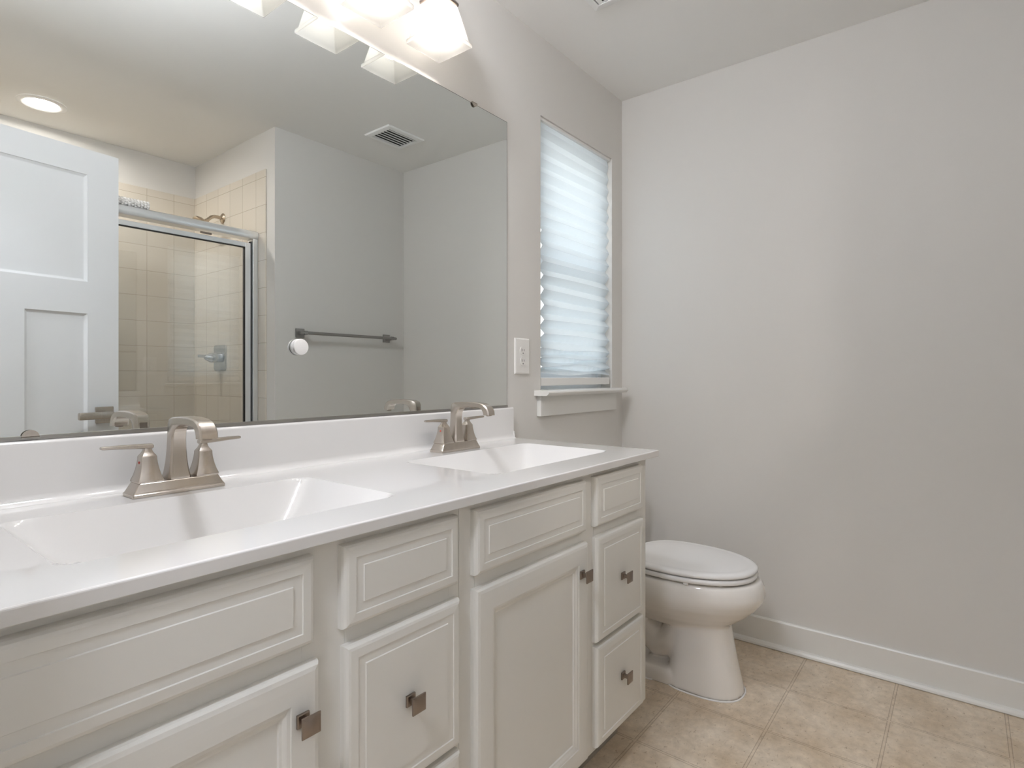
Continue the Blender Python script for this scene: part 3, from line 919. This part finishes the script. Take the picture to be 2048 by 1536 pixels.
# ------------------------------------------------------------------ shower
base = thing('shower_tray', 'low white shower base with raised curb in the tiled alcove', 'shower base', (0.86, -2.1, 0))
bm = BM()
box(bm, XL + 0.001, XA - 0.001, -1.81, -1.70, 0, 0.10, 0.006)
obj('curb', bm, M['porcelain'], base)
bm = BM(); box(bm, XL + 0.001, XA - 0.001, YB + 0.001, -1.81, 0, 0.055, 0.004); obj('pan', bm, M['porcelain'], base)

enc = thing('shower_enclosure', 'bright aluminium framed sliding glass shower doors across the tiled alcove', 'shower door', (0.86, -1.772, 0.10))
ex0, ex1 = XL + 0.009, XA - 0.009
ZH0, ZH1 = 1.853, 1.898
bm = BM()
prof = [(-1.750, ZH0), (-1.745, ZH0 + 0.006), (-1.742, ZH0 + 0.022), (-1.748, ZH1 - 0.006), (-1.758, ZH1), (-1.800, ZH1), (-1.810, ZH1 - 0.006), (-1.814, ZH0 + 0.02), (-1.812, ZH0)]
prism_x(bm, prof, ex0, ex1)
obj('header_rail', bm, M['alu'], enc, smooth=True, angle=38)
bm = BM(); box(bm, ex0, ex1, -1.812, -1.745, 0.1003, 0.125, 0.002); obj('bottom_track', bm, M['alu'], enc)
for a, b in ((ex1 - 0.027, ex1), (ex0, ex0 + 0.027)):
    bm = BM(); box(bm, a, b, -1.808, -1.748, 0.125, ZH0, 0.002); obj('wall_jamb', bm, M['alu'], enc)
def shower_door(x0, x1, y):
    bm = BM(); s = 0.030; z0, z1 = 0.130, 1.8295
    yy0, yy1 = y - 0.010, y + 0.010
    box(bm, x0, x0 + s, yy0, yy1, z0, z1, 0.0015)
    box(bm, x1 - s, x1, yy0, yy1, z0, z1, 0.0015)
    box(bm, x0 + s, x1 - s, yy0, yy1, z0, z0 + s, 0.0015)
    box(bm, x0 + s, x1 - s, yy0, yy1, z1 - 0.024, z1, 0.0015)
    d = obj('sliding_door', bm, M['alu'], enc)
    bm = BM(); g = 0.0035; a, b, c, e = x0 + s, x1 - s, z0 + s, z1 - 0.024
    box(bm, a, a + g, yy0, yy1 + 0.001, c, e); box(bm, b - g, b, yy0, yy1 + 0.001, c, e)
    box(bm, a + g, b - g, yy0, yy1 + 0.001, c, c + g); box(bm, a + g, b - g, yy0, yy1 + 0.001, e - g, e)
    obj('gasket', bm, M['gasket'], d)
    bm = BM(); v = [bm.verts.new(p) for p in ((a + g, y, c + g), (b - g, y, c + g), (b - g, y, e - g), (a + g, y, e - g))]; bm.faces.new(v)
    p = obj('glass_pane', bm, M['glass'], d)
    sm = p.modifiers.new('thickness', 'SOLIDIFY'); sm.thickness = 0.004
    return d
shower_door(0.82, 1.569, -1.772)
shower_door(ex0 + 0.03, 0.86, -1.797)
bm = BM(); box(bm, 1.5692, 1.5750, -1.784, -1.764, 0.13, 1.840); obj('edge_seal', bm, M['gasket'], enc)
bm = BM(); box(bm, 1.305, 1.362, -1.762, -1.758, 1.834, 1.8445, 0.001); obj('roller_bracket', bm, M['nickel_dark'], enc)

# bubbly clear bath mat rolled up on the header rail
roll = thing('rolled_bath_mat', 'rolled clear bubbled bath mat lying on the shower header rail', 'bath mat', (0.90, -1.778, ZH1))
bm = BM()
rr = 0.0165
zc_ = ZH1 + rr + 0.004
tube(bm, [(0.74, -1.778, zc_), (1.075, -1.778, zc_)], rr, 16)
n = 0
for i in range(26):
    x = 0.742 + i * 0.0132
    for j in range(9):
        a = 2 * PI * (j + 0.5 * (i % 2)) / 9
        sphere(bm, (x, -1.778 + rr * math.cos(a), zc_ + rr * math.sin(a)), 0.0062, 8, 6)
obj('mat_roll', bm, M['mat_clear'], roll, smooth=True)

# shower arm and head on the end wall
YV = -2.157
XT = XA - 0.008
sh = thing('shower_sprayer', 'nickel shower head on a curved arm high on the tiled end wall', 'shower head', (XT, YV, 2.038))
bm = BM()
loft(bm, [[(XT - d, YV + r * math.cos(2 * PI * i / 24), 2.038 + r * math.sin(2 * PI * i / 24)) for i in range(24)] for d, r in ((0.0, 0.031), (0.003, 0.031), (0.007, 0.026), (0.010, 0.014), (0.012, 0.011))])
obj('flange', bm, M['bronze_arm'], sh, smooth=True, angle=35)
bm = BM()
tube(bm, [(XT - 0.005, YV, 2.038), (XT - 0.030, YV, 2.041), (XT - 0.050, YV, 2.040), (XT - 0.066, YV, 2.033), (XT - 0.080, YV, 2.020), (XT - 0.092, YV, 2.006)], 0.0100, 14)
obj('arm', bm, M['bronze_arm'], sh, smooth=True, angle=60)
bm = BM()
c0 = Vector((XT - 0.090, YV, 2.009)); dr = Vector((-0.72, 0, -0.69)).normalized(); u1 = Vector((0, 1, 0)); u2 = dr.cross(u1)
loft(bm, [[c0 + dr * d + (u1 * math.cos(2 * PI * i / 28) + u2 * math.sin(2 * PI * i / 28)) * r for i in range(28)] for d, r in ((0, 0.012), (0.012, 0.014), (0.020, 0.019), (0.030, 0.044), (0.040, 0.054), (0.050, 0.056), (0.054, 0.052), (0.054, 0.01))])
obj('spray_head', bm, M['bronze_arm'], sh, smooth=True, angle=35)

# shower valve
vz, vy = 1.214, -2.187
va = thing('shower_valve', 'nickel lever shower valve on the tiled end wall behind the glass', 'shower valve', (XT, vy, vz))
bm = BM()
def ring_yz(x, hy, hz, r, k=4):
    return [(x, vy + p[0], vz + p[1]) for p in [(q[0], q[1]) for q in rect_ring(0, 0, 0, hy, hz, r, k)]]
loft(bm, [ring_yz(XT - d, a, b, 0.016) for d, a, b in ((0.0, 0.076, 0.076), (0.004, 0.076, 0.076), (0.007, 0.073, 0.073), (0.009, 0.068, 0.068))])
obj('escutcheon', bm, M['chrome'], va, smooth=True, angle=30)
bm = BM()
tube(bm, [(XT - 0.008, vy, vz), (XT - 0.030, vy, vz), (XT - 0.032, vy, vz), (XT - 0.060, vy, vz), (XT - 0.088, vy, vz), (XT - 0.092, vy, vz)], [0.027, 0.026, 0.030, 0.028, 0.013, 0.009], 20)
h_ = obj('handle', bm, M['chrome'], va, smooth=True, angle=35)
bm = BM(); box(bm, XT - 0.128, XT - 0.080, vy - 0.008, vy + 0.008, vz - 0.001, vz + 0.017, 0.003); obj('lever', bm, M['chrome'], h_)

# ------------------------------------------------------------------ toilet
TX = 2.053
def egg(z, yf, yb, hw, n=48, pw=2.2, cx=TX):
    """elongated plan outline: longer rounded nose at yf, blunter back at yb"""
    ym = yb + (yf - yb) * 0.42
    pts = []
    for i in range(n):
        a = 2 * PI * i / n
        c, s = math.cos(a), math.sin(a)
        x = hw * math.copysign(abs(c) ** (2 / pw), c)
        ly = (ym - yf) if s < 0 else (yb - ym)
        pb_ = pw if s < 0 else 3.0
        y = ym + ly * math.copysign(abs(s) ** (2 / pb_), s)
        pts.append((cx + x, y, z))
    return pts
toi = thing('toilet', 'white elongated toilet with lid closed beside the vanity', 'toilet', (TX, -0.4, 0))
bm = BM()
loft(bm, [egg(z, yf, yb, hw, pw=p) for z, yf, yb, hw, p in (
    (0.404, -0.742, -0.20, 0.170, 2.2), (0.403, -0.752, -0.195, 0.177, 2.2), (0.398, -0.757, -0.19, 0.181, 2.2), (0.380, -0.765, -0.19, 0.186, 2.2), (0.355, -0.768, -0.19, 0.187, 2.2), (0.335, -0.762, -0.19, 0.184, 2.2),
    (0.310, -0.745, -0.20, 0.174, 2.2), (0.280, -0.715, -0.21, 0.154, 2.2), (0.255, -0.683, -0.23, 0.132, 2.2), (0.235, -0.655, -0.26, 0.108, 2.2), (0.21, -0.63, -0.30, 0.08, 2.2))])
# pedestal column
loft(bm, [egg(z, yf, yb, hw, pw=p) for z, yf, yb, hw, p in (
    (0.30, -0.648, -0.45, 0.082, 2.4), (0.235, -0.652, -0.455, 0.086, 2.5), (0.17, -0.662, -0.455, 0.089, 2.5), (0.10, -0.676, -0.45, 0.094, 2.5), (0.04, -0.690, -0.44, 0.099, 2.5), (0.012, -0.696, -0.43, 0.102, 2.5), (0.0, -0.697, -0.43, 0.102, 2.5))])
# foot running back to the floor outlet
loft(bm, [rect_ring(TX, -0.30, z, hx, hy, 0.05, 6) for z, hx, hy in ((0.0, 0.098, 0.205), (0.035, 0.096, 0.203), (0.05, 0.088, 0.195))])
# trapway
tube(bm, [(TX, -0.52, 0.22), (TX, -0.46, 0.135), (TX, -0.395, 0.115), (TX, -0.33, 0.165), (TX, -0.285, 0.245), (TX, -0.235, 0.250), (TX, -0.195, 0.18), (TX, -0.19, 0.03)], [0.085, 0.075, 0.066, 0.062, 0.060, 0.062, 0.062, 0.066], 20)
# deck under the tank
loft(bm, [rect_ring(TX, -0.165, z, hx, hy, 0.03, 5) for z, hx, hy in ((0.28, 0.10, 0.10), (0.34, 0.15, 0.125), (0.385, 0.165, 0.135), (0.402, 0.165, 0.135))])
bo = obj('bowl', bm, M['porcelain'], toi, smooth=True)
rm = bo.modifiers.new('blend', 'REMESH'); rm.mode = 'VOXEL'; rm.voxel_size = 0.006; rm.use_smooth_shade = True
sm = bo.modifiers.new('soften', 'SMOOTH'); sm.factor = 0.5; sm.iterations = 6
bm = BM()
def sring(z, d, cut):
    return egg(z, -0.742 + d, -0.295 - d * 0.4, 0.186 - d, pw=2.15)
loft(bm, [sring(z, d, 0) for z, d in ((0.4105, 0.012), (0.4095, 0.006), (0.4120, 0.0015), (0.4170, 0.0), (0.4225, 0.0012), (0.4255, 0.004), (0.4262, 0.009))])
obj('seat', bm, M['seat'], toi, smooth=True, angle=60)
for bx, by in ((TX - 0.168, -0.56), (TX + 0.168, -0.56), (TX - 0.115, -0.655), (TX + 0.115, -0.655)):
    bm = BM(); box(bm, bx - 0.006, bx + 0.006, by - 0.008, by + 0.008, 0.402, 0.412, 0.002)
    obj('seat_bumper', bm, M['seat'], toi)
bm = BM()
loft(bm, [sring(z, d, 0) for z, d in ((0.4310, 0.010), (0.4305, 0.004), (0.4330, 0.0008), (0.4370, 0.0), (0.4410, 0.0016), (0.4448, 0.006), (0.4468, 0.012), (0.4476, 0.022), (0.4470, 0.030), (0.4474, 0.036), (0.4484, 0.070), (0.4490, 0.120))])
obj('lid', bm, M['seat'], toi, smooth=True, angle=60)
for sx in (-0.07, 0.07):
    bm = BM()
    tube(bm, [(TX + sx - 0.022, -0.283, 0.425), (TX + sx + 0.022, -0.283, 0.425)], 0.013, 14)
    box(bm, TX + sx - 0.02, TX + sx + 0.02, -0.30, -0.265, 0.403, 0.425, 0.003)
    obj('hinge', bm, M['seat'], toi, smooth=True, angle=40)
bm = BM()
loft(bm, [rect_ring(TX - 0.005, -0.110, z, hx, hy, 0.03, 5) for z, hx, hy in ((0.403, 0.185, 0.075), (0.42, 0.190, 0.080), (0.69, 0.198, 0.086), (0.712, 0.198, 0.086))])
tk = obj('tank', bm, M['porcelain'], toi, smooth=True, angle=40)
bm = BM()
loft(bm, [rect_ring(TX - 0.005, -0.110, z, hx, hy, 0.03, 5) for z, hx, hy in ((0.7125, 0.199, 0.088), (0.716, 0.204, 0.093), (0.735, 0.204, 0.093), (0.745, 0.198, 0.088), (0.747, 0.188, 0.080))])
obj('tank_lid', bm, M['porcelain'], toi, smooth=True, angle=40)
bm = BM(); tube(bm, [(TX - 0.14, -0.193, 0.655), (TX - 0.14, -0.213, 0.655)], 0.012, 14); box(bm, TX - 0.155, TX - 0.075, -0.222, -0.212, 0.648, 0.662, 0.003)
obj('flush_lever', bm, M['chrome'], tk)
# bead of caulk round the foot
bm = BM()
fo = egg(0.0, -0.697, -0.43, 0.102, pw=2.5)
pts = [(p[0] + (p[0] - TX) * 0.025, p[1] + (p[1] + 0.50) * 0.012, 0.0015) for p in fo if p[1] < -0.44]
pts = sorted([p for p in pts if p[0] <= TX], key=lambda p: -p[1]) + sorted([p for p in pts if p[0] > TX], key=lambda p: p[1])
pts = [(TX - 0.1005, -0.16, 0.0015), (TX - 0.1005, -0.40, 0.0015)] + pts + [(TX + 0.1005, -0.40, 0.0015), (TX + 0.1005, -0.16, 0.0015)]
tube(bm, pts, 0.0032, 8)
ck = obj('caulk_bead', bm, M['seat'], toi, smooth=True)
ck['label'] = 'white caulk line along the floor'
